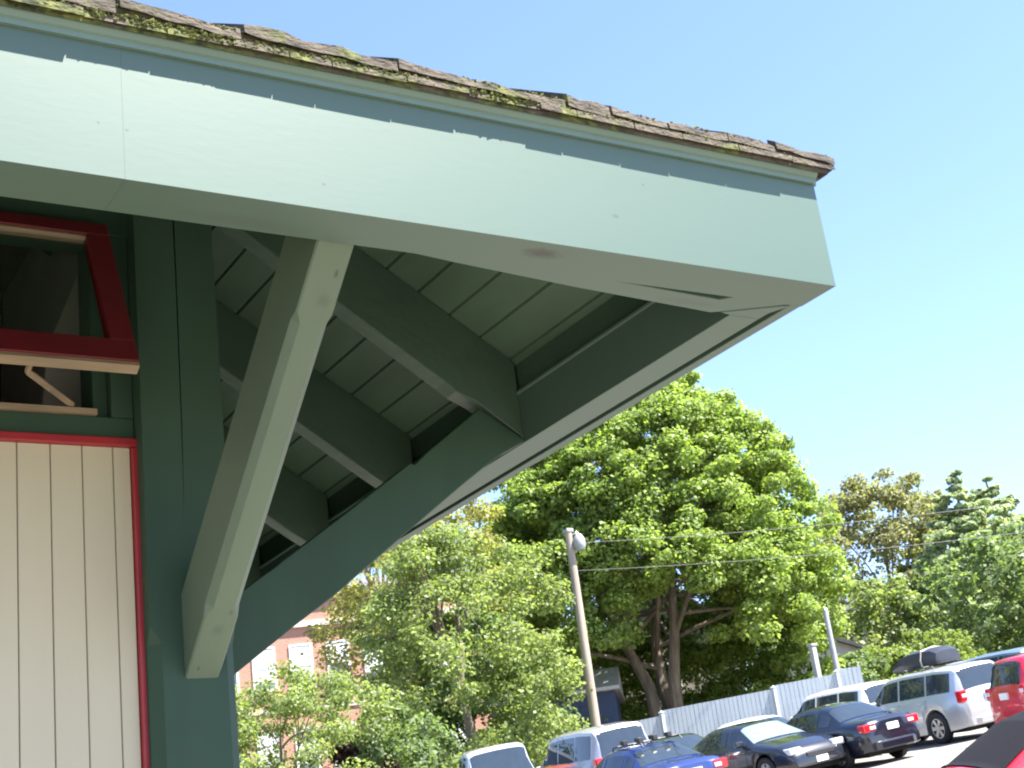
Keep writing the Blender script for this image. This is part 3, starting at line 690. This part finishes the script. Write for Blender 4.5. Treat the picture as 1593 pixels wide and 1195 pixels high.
M['leaf_mid'] = leafmat('mid green leaf', (.13, .185, .075))
M['leaf_blue'] = leafmat('hazed blue green larch needle', (.27, .33, .21), .25)  # distance haze put in as a paler, greyer leaf colour
M['leaf_brown'] = leafmat('olive brown leaf', (.22, .225, .12), .3)
M['leaf_purple'] = leafmat('purple leaf', (.03, .012, .02), .4)
M['leaf_hedge'] = leafmat('yellow green hedge leaf', (.15, .20, .05), .3)

def leaves(name, material, parent, centers, radii, per, size, seed, flat=.6, up=.7, aspect=.8):
    rs = np.random.RandomState(seed); C_ = np.asarray(centers, float); Rr = np.asarray(radii, float); n = len(C_)*per
    idx = np.repeat(np.arange(len(C_)), per)
    d = rs.normal(size=(n, 3)); d /= np.linalg.norm(d, axis=1)[:, None]
    rad = rs.uniform(.0, 1, n)**.45
    off = d*rad[:, None]*Rr[idx][:, None]; off[:, 2] *= flat
    pos = C_[idx]+off
    nr = d*.9+rs.normal(size=(n, 3))*.65; nr[:, 2] = nr[:, 2]+up; nr /= np.linalg.norm(nr, axis=1)[:, None]
    a = np.cross(nr, rs.normal(size=(n, 3))); a /= np.linalg.norm(a, axis=1)[:, None]; b_ = np.cross(nr, a)
    s = size*rs.uniform(.55, 1.25, n)[:, None]
    v = np.stack([pos-a*s*.5, pos+b_*s*.5*aspect+nr*s*.08, pos+a*s*.5, pos-b_*s*.5*aspect+nr*s*.08], 1).reshape(-1, 3)
    me = bpy.data.meshes.new(name); me.vertices.add(n*4); me.vertices.foreach_set('co', v.ravel())
    me.loops.add(n*4); me.loops.foreach_set('vertex_index', np.arange(n*4, dtype=np.int32))
    me.polygons.add(n); me.polygons.foreach_set('loop_start', np.arange(0, n*4, 4, dtype=np.int32)); me.polygons.foreach_set('loop_total', np.full(n, 4, dtype=np.int32))
    me.update(calc_edges=True); me.validate(); me.materials.append(material)
    o = bpy.data.objects.new(name, me); col.objects.link(o); o.parent = parent; return o

def tree(name, label, base, height, radius, leafm, seed, barkm=None, crown_lo=.25, nclump=120, per=120, size=.2, clump_r=.8, trunk_r=.25, lean=(0, 0), group=None,
         shape='dome', cat='tree', flat=.6, nstem=1, limbs=7, hollow=.35, up=.7, crown_off=(0, 0), skip=None, lobes=1.0):
    rn = random.Random(seed); root = empty(name, base); tag(root, label, cat, group); cs = []; rr = []
    zlo = height*crown_lo; H_ = height-zlo
    tries = 0
    while len(cs) < nclump and tries < 20000:
        tries += 1
        u = rn.random(); a = rn.uniform(0, 2*math.pi)
        if shape == 'dome':
            z = u; prof = math.sqrt(max(0, 1-((z-.30)/.72)**2)) if z > .30 else (.80+.2*(z/.30))
        elif shape == 'cone': z = u**1.1; prof = max(.05, (1-z)**.7)*(.85+.3*rn.random())
        elif shape == 'oval': z = u; prof = math.sqrt(max(0, 1-((z-.5)/.52)**2))
        elif shape == 'bush': z = u; prof = math.sqrt(max(0, 1-z*z))
        lob = 1+lobes*(.13*math.sin(3*a+seed)+.09*math.sin(5*a+2*seed+4*z)+.06*math.sin(9*a+7*z))
        r_ = radius*prof*lob*(hollow+(1-hollow)*rn.random()**.5)
        if rn.random() > prof+.1: continue
        x = r_*math.cos(a)+crown_off[0]*z; y = r_*math.sin(a)+crown_off[1]*z
        if skip and skip(x, y, z): continue
        cr_ = clump_r*rn.uniform(.65, 1.3)*(1 if shape != 'cone' else (.28+1.0*(1-z)))
        cs.append((x, y, zlo+z*(H_-cr_*.5))); rr.append(cr_)
    leaves('foliage', leafm, root, cs, rr, per, size, seed, flat, up)
    b = MB()
    for k in range(nstem):
        a = 2*math.pi*k/max(1, nstem)+seed; sp = .0 if nstem == 1 else radius*.22
        top = Vector((lean[0]+math.cos(a)*sp, lean[1]+math.sin(a)*sp, zlo+H_*(.62 if shape != 'cone' else .97)))
        st0 = Vector((math.cos(a)*trunk_r*.7*(nstem > 1), math.sin(a)*trunk_r*.7*(nstem > 1), -.3)); pts = []; rad_ = []
        for i in range(7):
            f = i/6; p = st0.lerp(top, f); p += Vector((rn.uniform(-1, 1), rn.uniform(-1, 1), 0))*.04*height*f*(1-f)*2; pts.append(p); rad_.append(trunk_r*(1-.8*f)*(1.25 if i == 0 else 1)*(1 if nstem == 1 else .75))
        b.tube(pts, rad_, 9)
        order = sorted(range(len(cs)), key=lambda i: rn.random())
        for j in order[:limbs]:
            f = rn.uniform(.35, .95); i = f*6; i0 = min(5, int(i)); p = pts[i0].lerp(pts[i0+1], i-i0); c_ = Vector(cs[j])
            if c_.z < p.z-.5*height*.2: continue
            mid = p.lerp(c_, .5)+Vector((0, 0, (c_-p).length*.10)); r0_ = max(.03, rad_[i0]*.45)
            b.tube([p, p.lerp(mid, .55)+Vector((0, 0, .05)), mid, c_], [r0_, r0_*.8, r0_*.6, r0_*.25], 6)
            near = sorted(range(len(cs)), key=lambda q_: (Vector(cs[q_])-c_).length)[1:5]
            for q_ in near: b.tube([mid, mid.lerp(Vector(cs[q_]), .6)+Vector((0, 0, .1)), cs[q_]], [r0_*.4, r0_*.28, r0_*.12], 5)
    b.build('trunk', barkm or M['bark'], root, smooth=True, fix=False)
    return root

tree('maple_tree', 'huge rounded bright green maple rising behind the white fence', at(37.9, 55), 15.2, 6.6, M['leaf_maple'], 11, crown_lo=.10, nclump=1400, per=260, size=.17, clump_r=.66, trunk_r=.42, nstem=3, limbs=16, hollow=.5, flat=.6, skip=lambda x, y, z: (z < .30 and abs(math.atan2(x, -y)-math.atan2(-.62+.22, .78)) < .42) or (z < .17 and abs(math.atan2(x, -y)-math.atan2(-.62+.22, .78)) < 1.15), lean=(0, 0), crown_off=(.3, -.3), lobes=.45)
# left side trees in front of the brick building
grp = 'trees left of the big maple'
tree('locust_tree', 'airy yellow green tree between the arched bracket and the big maple', at(28.6, 47), 12.5, 3.6, M['leaf_gold'], 21, crown_lo=.30, nclump=110, per=170, size=.15, clump_r=.75, trunk_r=.2, hollow=.2, group=grp, shape='oval', limbs=14)
tree('locust_tree', 'mid green full tree in front of the brick building right windows', at(30.2, 42), 9.0, 3.1, M['leaf_light'], 22, crown_lo=.12, nclump=230, per=190, size=.13, clump_r=.62, trunk_r=.22, hollow=.3, group=grp, shape='dome', limbs=12)
tree('locust_tree', 'low pale green tree beside the station post', at(23.0, 36), 5.2, 3.2, M['leaf_light'], 23, crown_lo=.08, nclump=200, per=190, size=.10, clump_r=.5, trunk_r=.16, hollow=.2, group=grp, shape='dome', limbs=12)
tree('locust_tree', 'sparse tree with sky showing above the brick building roof', at(27.6, 60), 14.0, 3.4, M['leaf_gold'], 24, crown_lo=.55, nclump=60, per=70, size=.22, clump_r=.75, trunk_r=.2, hollow=.1, group=grp, shape='oval', limbs=18)
tree('locust_tree', 'darker green low tree left of the blue shed', at(30.4, 45), 6.6, 3.0, M['leaf_mid'], 25, crown_lo=.15, nclump=120, per=120, size=.2, clump_r=.6, trunk_r=.3, barkm=M['bark_dark'], hollow=.3, group=grp, shape='dome')
tree('plum_shrub', 'dark purple leaved shrub below the brick building', at(25.6, 35.5), 3.0, 1.1, M['leaf_purple'], 26, crown_lo=.02, nclump=50, per=130, size=.12, clump_r=.4, trunk_r=.08, shape='oval', cat='shrub')
tree('leafy_shrub', 'bright green shrub right of the purple shrub', at(27.3, 35.0), 3.6, 1.6, M['leaf_mid'], 27, crown_lo=.02, nclump=70, per=130, size=.14, clump_r=.45, trunk_r=.08, shape='dome', cat='shrub')
# right side, far
grp = 'tall far trees on the right'
tree('far_tree', 'olive brown thin crowned tree just right of the maple', at(47.2, 95), 17.4, 5.6, M['leaf_brown'], 31, crown_lo=.2, nclump=230, per=130, size=.28, clump_r=1.1, trunk_r=.35, hollow=.15, group=grp, shape='oval', limbs=16)
tree('larch_tree', 'pointed blue green larch with a bare tip', at(50.4, 85), 14.2, 6.0, M['leaf_blue'], 32, crown_lo=.05, nclump=620, per=90, size=.28, clump_r=.95, trunk_r=.3, hollow=.2, group=grp, shape='cone', flat=.35, limbs=10)
tree('larch_tree', 'taller paler larch left of the pointed one', at(49.3, 100), 17.0, 5.5, M['leaf_light'], 33, crown_lo=.2, nclump=420, per=90, size=.34, clump_r=1.0, trunk_r=.3, hollow=.2, group=grp, shape='cone', flat=.4)
tree('larch_tree', 'feathery larch right of the pointed one with brown tips', at(51.5, 97), 16.0, 6.0, M['leaf_blue'], 34, crown_lo=.2, nclump=420, per=90, size=.34, clump_r=1.0, trunk_r=.3, hollow=.2, group=grp, shape='cone', flat=.4)
tree('far_tree', 'green tree cut by the right picture edge', at(53.9, 85), 12.6, 6.0, M['leaf_mid'], 35, crown_lo=.1, nclump=170, per=100, size=.32, clump_r=1.1, trunk_r=.3, hollow=.2, group=grp, shape='cone', limbs=12)
tree('far_tree', 'yellow green lower tree below the olive brown crown', at(46.9, 84), 9.2, 4.2, M['leaf_light'], 36, crown_lo=.25, nclump=120, per=100, size=.3, clump_r=.9, trunk_r=.3, hollow=.3, group=grp, shape='dome')
tree('far_tree', 'dark green broad tree behind the rooftop box', at(51.6, 75), 8.8, 4.8, M['leaf_mid'], 37, crown_lo=.05, nclump=170, per=100, size=.28, clump_r=.9, trunk_r=.3, hollow=.3, group=grp, shape='dome')
for i, (az, D, h_, r_, lb) in enumerate([(46.0, 62, 3.4, 2.6, 'rounded yellow green hedge bush behind the white suv'), (47.9, 64, 3.7, 2.7, 'rounded yellow green hedge bush behind the rooftop box'), (44.7, 60, 3.3, 2.2, 'small dark bush at the foot of the pale pole')]):
    tree('hedge_bush', lb, at(az, D), h_, r_, M['leaf_hedge'] if i < 2 else M['leaf_mid'], 40+i, crown_lo=0, nclump=110, per=120, size=.17, clump_r=.5, trunk_r=.1, shape='bush', cat='bush', group='bushes behind the fence', hollow=.5)
grp = 'distant trees along the skyline'
for i, (az, D, h_, r_, lb) in enumerate([(20, 80, 10, 5, 'distant green tree left behind the brick building'), (34.5, 90, 12, 6, 'distant green tree behind the blue shed'), (42.5, 95, 12, 6, 'distant green tree behind the maple right side'), (55, 110, 15, 7, 'distant green tree half cut by the right picture edge')]):
    tree('far_tree', lb, at(az, D), h_, r_, M['leaf_mid'], 60+i, crown_lo=.05, nclump=110, per=80, size=.42, clump_r=1.4, trunk_r=.3, shape='dome', group=grp)

# ------------------------------------------------------------------ fence
fe = world_empty('board_fence', tl(45.5, -4)); tag(fe, 'tall white board fence stepping up the slope behind the cars', 'fence')
M['fence'] = mat('shaded white fence paint', (.34, .38, .41), .6, .08, 3, .2, 20, (1, 1, .3))  # white boards toned blue grey, the shade on them put into the colour
secs = [(-26, -13.0, 1.95, 1.98), (-13.0, -4.25, 1.96, 1.93), (-4.25, -.75, 2.08, 2.02), (-.75, 1.2, 2.12, 2.08), (1.2, 1.9, 2.2, 2.15)]
TF = 45.6
for (l0, l1, h0, h1) in secs:
    b = MB(); l = l0+.07
    while l < l1-.07:
        f = (l-l0)/(l1-l0); hh = h0*(1-f)+h1*f; p = tl(TF, l, .04); q = tl(TF, l+.125, .04)
        n_ = Vector((TX, TY, 0)); jit = .004*math.sin(l*37)
        vs = []
        for zz in (0, hh):
            for a, k in ((p, -.009+jit), (q, -.009+jit), (q, .009), (p, .009)): vs.append(Vector((a.x+n_.x*k, a.y+n_.y*k, a.z+zz)))
        b.add(vs, [(3, 2, 1, 0), (4, 5, 6, 7), (0, 1, 5, 4), (1, 2, 6, 5), (2, 3, 7, 6), (3, 0, 4, 7)]); l += .135
    for zr in (.4, 1.6):
        A = tl(TF+.03, l0, zr); B_ = tl(TF+.03, l1, zr); b.tube([A, B_], .035, 4)
    b.build('panel', M['fence'], fe)
    p = tl(TF, l0, 0); b = MB(); b.box(p.x-.06, p.x+.06, p.y-.06, p.y+.06, p.z-.2, p.z+h0-.02); b.add([(p.x-.08, p.y-.08, p.z+h0-.02), (p.x+.08, p.y-.08, p.z+h0-.02), (p.x+.08, p.y+.08, p.z+h0-.02), (p.x-.08, p.y+.08, p.z+h0-.02), (p.x, p.y, p.z+h0+.05)], [(3, 2, 1, 0), (0, 1, 4), (1, 2, 4), (2, 3, 4), (3, 0, 4)])
    b.build('post', M['fence'], fe)

# ------------------------------------------------------------------ poles and wires
M['pole'] = mat('weathered pole wood', (.30, .25, .20), .85, .25, 5, .6, 30, (1, 1, .08))
pb = at(35.1, 44.4); up = world_empty('utility_pole', pb); tag(up, 'weathered wooden utility pole with a grey lamp at its top', 'utility pole')
ph = 44.4*.2444+E-pb.z
b = MB(); b.tube([pb+Vector((0, 0, -.5)), pb+Vector((0, 0, ph*.5)), pb+Vector((0, 0, ph))], [.16, .14, .115], 12); b.build('pole_shaft', M['pole'], up, smooth=True)
b = MB(); tp = pb+Vector((0, 0, ph)); rx = Vector((LX, LY, 0))
b.tube([tp+Vector((0, 0, -.1))+rx*.1, tp+rx*.25+Vector((0, 0, -.05)), tp+rx*.32+Vector((0, 0, -.12))], .03, 6); b.build('lamp_arm', M['chrome'], up)
b = MB(); h0 = tp+rx*.30+Vector((0, 0, -.12)); b.tube([h0, h0+Vector((0, 0, -.15)), h0+Vector((0, 0, -.38)), h0+Vector((0, 0, -.5))], [.10, .19, .20, .13], 12); b.build('lamp_head', mat('grey lamp housing', (.27, .28, .28), .5), up, smooth=True)
b = MB(); b.box(tp.x-.13, tp.x+.13, tp.y-.13, tp.y+.13, tp.z-.02, tp.z+.10); b.build('cap', mat('grey cap', (.25, .26, .25), .6), up, bevel=.02)
p2 = at(44.55, 48.5); h2 = 48.5*.163+E-p2.z
up2 = world_empty('pale_pole', p2); tag(up2, 'slender pale metal pole right of the maple', 'pole')
b = MB(); b.tube([p2+Vector((0, 0, -.3)), p2+Vector((0, 0, h2))], [.11, .085], 10); b.build('pole_shaft', mat('pale galvanised metal', (.28, .29, .29), .5), up2, smooth=True)
b = MB(); b.tube([p2+Vector((0, 0, h2)), p2+Vector((0, 0, h2+.08))], [.10, .04], 10); b.build('cap', M['chrome'], up2)
p3 = at(43.8, 47.4); h3 = 47.4*.1405+E-p3.z
up3 = world_empty('gate_post', p3); tag(up3, 'short grey post standing just behind the fence top', 'post')
b = MB(); b.box(p3.x-.09, p3.x+.09, p3.y-.09, p3.y+.09, p3.z-.2, p3.z+h3); b.build('shaft', mat('grey painted post', (.30, .31, .30), .6), up3, bevel=.01)
b = MB(); b.box(p3.x-.12, p3.x+.12, p3.y-.12, p3.y+.12, p3.z+h3, p3.z+h3+.07); b.build('cap', mat('grey post cap', (.34, .35, .34), .6), up3, bevel=.015)
def wire(a, c_, sag, lab):
    b = MB(); pts = []
    for i in range(17):
        f = i/16; p = a.lerp(c_, f); p.z -= sag*4*f*(1-f); pts.append(p)
    b.tube(pts, .007, 5); o = b.build('overhead_wire', mat('wire', (.14, .14, .15), .6)); tag(o, lab, 'wire', 'overhead wires')
def wp(az, D, slope): return Vector((D*math.sin(R(az)), D*math.cos(R(az)), D*slope+E))
wire(wp(35.1, 44.4, .2165), wp(52.5, 47.5, .1905), .15, 'lower overhead wire running right across the maple')
wire(wp(35.1, 44.4, .2365), wp(52.5, 47.5, .2105), .15, 'upper overhead wire running right across the maple')
# ------------------------------------------------------------------ buildings behind
def brickmat():
    Mt = bpy.data.materials.new('red brick'); Mt.use_nodes = True; t = Mt.node_tree; b = t.nodes['Principled BSDF']; b.inputs['Roughness'].default_value = .9
    tc = t.nodes.new('ShaderNodeTexCoord'); mp = t.nodes.new('ShaderNodeMapping'); mp.inputs['Rotation'].default_value = (R(90), 0, 0); br = t.nodes.new('ShaderNodeTexBrick')
    t.links.new(tc.outputs['Object'], mp.inputs[0]); t.links.new(mp.outputs[0], br.inputs['Vector']); br.inputs['Scale'].default_value = 1
    br.inputs['Brick Width'].default_value = .22; br.inputs['Row Height'].default_value = .075; br.inputs['Mortar Size'].default_value = .008
    br.inputs['Color1'].default_value = (.42, .18, .115, 1); br.inputs['Color2'].default_value = (.34, .14, .09, 1); br.inputs['Mortar'].default_value = (.42, .36, .31, 1)
    t.links.new(br.outputs[0], b.inputs['Base Color']); return Mt
M['brick'] = brickmat(); M['stone'] = mat('pale stone trim', (.55, .50, .44), .8, .1); M['wtrim'] = mat('white window trim', (.72, .72, .70), .5, .05)
M['wpane'] = glassmat('house window glass', (.10, .13, .15), .05); M['blind'] = mat('white blind', (.6, .62, .62), .7)
def local_root(name, az, D, rz): p = at(az, D); return empty(name, p, rz)
# local x to the right, local -y faces the viewer
bk = local_root('brick_building', 24.6, 70, R(-22)); tag(bk, 'red brick building with white sash windows seen through trees', 'building')
gz = bk.location.z-E                                         # ground relative to eye
zz = lambda s, D=70: s*D-gz
eav = zz(.202)
b = MB(); b.box(-9, 9, 0, 12, -1, eav+1.3); wl = b.build('wall', M['brick'], bk)
b = MB(); b.box(-9.15, 9.15, -.15, -.002, eav-.15, eav+.12); b.box(-9.2, 9.2, -.25, -.002, eav+1.3, eav+1.5); b.box(-9.1, 9.1, -.06, -.002, eav-4.1, eav-3.9); b.build('cornice', M['stone'], bk)
b = MB(); b.add([(-9.3, -.3, eav+1.5), (9.3, -.3, eav+1.5), (9.3, 12.3, eav+1.5), (-9.3, 12.3, eav+1.5), (-5, 6, eav+3.4), (5, 6, eav+3.4)], [(0, 1, 5, 4), (1, 2, 5), (2, 3, 4, 5), (3, 0, 4), (3, 2, 1, 0)]); b.build('roof', mat('slate roof', (.12, .12, .13), .8), bk)
for row in range(3):
    zc_ = zz(.174)-row*3.9
    if zc_ < 0: continue
    for xk in np.arange(-7.4, 8.0, 1.76*1.0):
        x0 = float(xk)-.36
        f = MB()
        for bx in ((x0-.55, x0-.45, -.06, .02, zc_-1.0, zc_+1.0), (x0+.45, x0+.55, -.06, .02, zc_-1.0, zc_+1.0), (x0-.45, x0+.45, -.06, .02, zc_+.92, zc_+1.0), (x0-.45, x0+.45, -.055, .02, zc_-.05, zc_+.05)): f.box(*bx)
        wo_ = f.build('window', M['wtrim'], bk)
        s_ = MB(); s_.box(x0-.65, x0+.65, -.14, .02, zc_-1.14, zc_-1.0); s_.build('sill', M['stone'], wo_)
        s_ = MB(); s_.box(x0-.45, x0+.45, -.025, -.005, zc_-1.0, zc_+.92); s_.build('pane', M['wpane'], wo_)
        s_ = MB(); s_.box(x0-.44, x0+.44, -.035, -.027, zc_+.05 if (int(xk*7) % 2) else zc_-.7, zc_+.92)
        s_.build('blind', M['blind'], wo_)
# blue shed
sh = local_root('blue_shed', 33.2, 53, R(-38)); tag(sh, 'dark blue shed with pale roof edge shaded under the maple', 'shed'); gz = sh.location.z-E
M['shblue'] = mat('blue clapboard', (.03, .05, .11), .7, .15, 4, .3, 6, (.1, .1, 8))
ht = .131*53-gz
b = MB(); b.box(-1.9, 2.6, 0, 4, -1, ht); b.build('wall', M['shblue'], sh)
b = MB(); b.prism([(-.3, ht), (4.3, ht), (4.3, ht+.12), (2.0, ht+1.1), (-.3, ht+.12)], -2.1, 2.8, 'x'); b.build('roof', mat('pale metal roof', (.45, .45, .44), .5), sh)
b = MB(); b.box(-1.3, -.5, -.04, .02, 0, 2.0); b.build('door', mat('turquoise door', (.12, .30, .36), .6), sh)
b = MB(); b.box(.2, 1.0, -.03, .02, 1.0, 1.9); f = b.build('window', M['wtrim'], sh); b = MB(); b.box(.27, .93, -.045, -.032, 1.07, 1.83); b.build('pane', M['wpane'], f)
# shingled house behind the maple
def house(name, label, az, D, rz, hw_, dp, s_eave, s_ridge, wallm, roofm, wins, door=None, gable=True):
    h = local_root(name, az, D, R(rz)); tag(h, label, 'house'); gz = h.location.z-E; he = s_eave*D-gz; hr = s_ridge*D-gz
    b = MB(); b.box(-hw_, hw_, 0, dp, -1.5, he)
    if gable: b.prism([(-hw_, he), (hw_, he), (0, hr)], 0.001, dp-.001, 'y')
    b.build('wall', wallm, h)
    b = MB()
    if gable:
        o_ = .35; sl = (hr-he)/hw_
        for sg in (1, -1): b.prism([(sg*(hw_+o_), he-sl*o_+.02), (0, hr+.02), (0, hr+.2), (sg*(hw_+o_), he-sl*o_+.17)], -.3, dp+.3, 'y')
    else:
        b.prism([(-.4, he), (dp+.4, he), (dp/2, hr)], -hw_-.3, hw_+.3, 'x')
    b.build('roof', roofm, h)
    for (x, z, ww, hh) in wins:
        b = MB(); b.box(x-ww/2-.09, x+ww/2+.09, -.05, .02, z-.09, z+hh+.09); f = b.build('window', M['wtrim'], h)
        b = MB(); b.box(x-ww/2, x+ww/2, -.065, -.052, z, z+hh/2-.02); b.box(x-ww/2, x+ww/2, -.065, -.052, z+hh/2+.02, z+hh); b.build('pane', M['wpane'], f)
    if door:
        b = MB(); b.box(door[0]-.45, door[0]+.45, -.04, .02, 0, 2.05); b.build('door', mat('dark door', (.05, .04, .04), .6), h)
    return h
M['shingle_wall'] = mat('weathered grey shingles', (.27, .245, .215), .9, .3, 7, .7, 8, (.6, .6, 5))
M['roof_dark'] = mat('dark asphalt roof', (.10, .10, .105), .9, .25, 6)
M['siding'] = mat('pale grey siding', (.50, .45, .43), .8, .12, 5, .4, 7, (.1, .1, 9))
M['siding2'] = mat('cream siding', (.66, .60, .54), .8, .1, 5, .4, 7, (.1, .1, 9))
house('shingled_house', 'grey shingled house in dappled shade behind the maple trunk', 38.2, 63, -38, 3.1, 8, .158, .205, M['shingle_wall'], M['roof_dark'], [(-.4, .9, .8, 1.3), (-1.8, .9, .7, 1.2), (1.5, .9, .7, 1.2), (0, 3.3, .8, 1.0)], door=(.5,))
house('low_house', 'pale pinkish grey house right of the maple behind the pole', 43.7, 66, -42, 2.2, 8, .134, .150, M['siding'], M['roof_dark'], [(-.9, .9, .7, 1.1), (.8, .9, .7, 1.1)], gable=True)
house('cream_house', 'cream house glimpsed through trees above the hedge', 46.4, 88, -46, 3.6, 8, .150, .172, M['siding2'], M['roof_dark'], [(-2.2, .9, .8, 1.2), (-.6, .9, .8, 1.2), (1.2, .9, .8, 1.2), (2.6, .9, .8, 1.2)], gable=False)
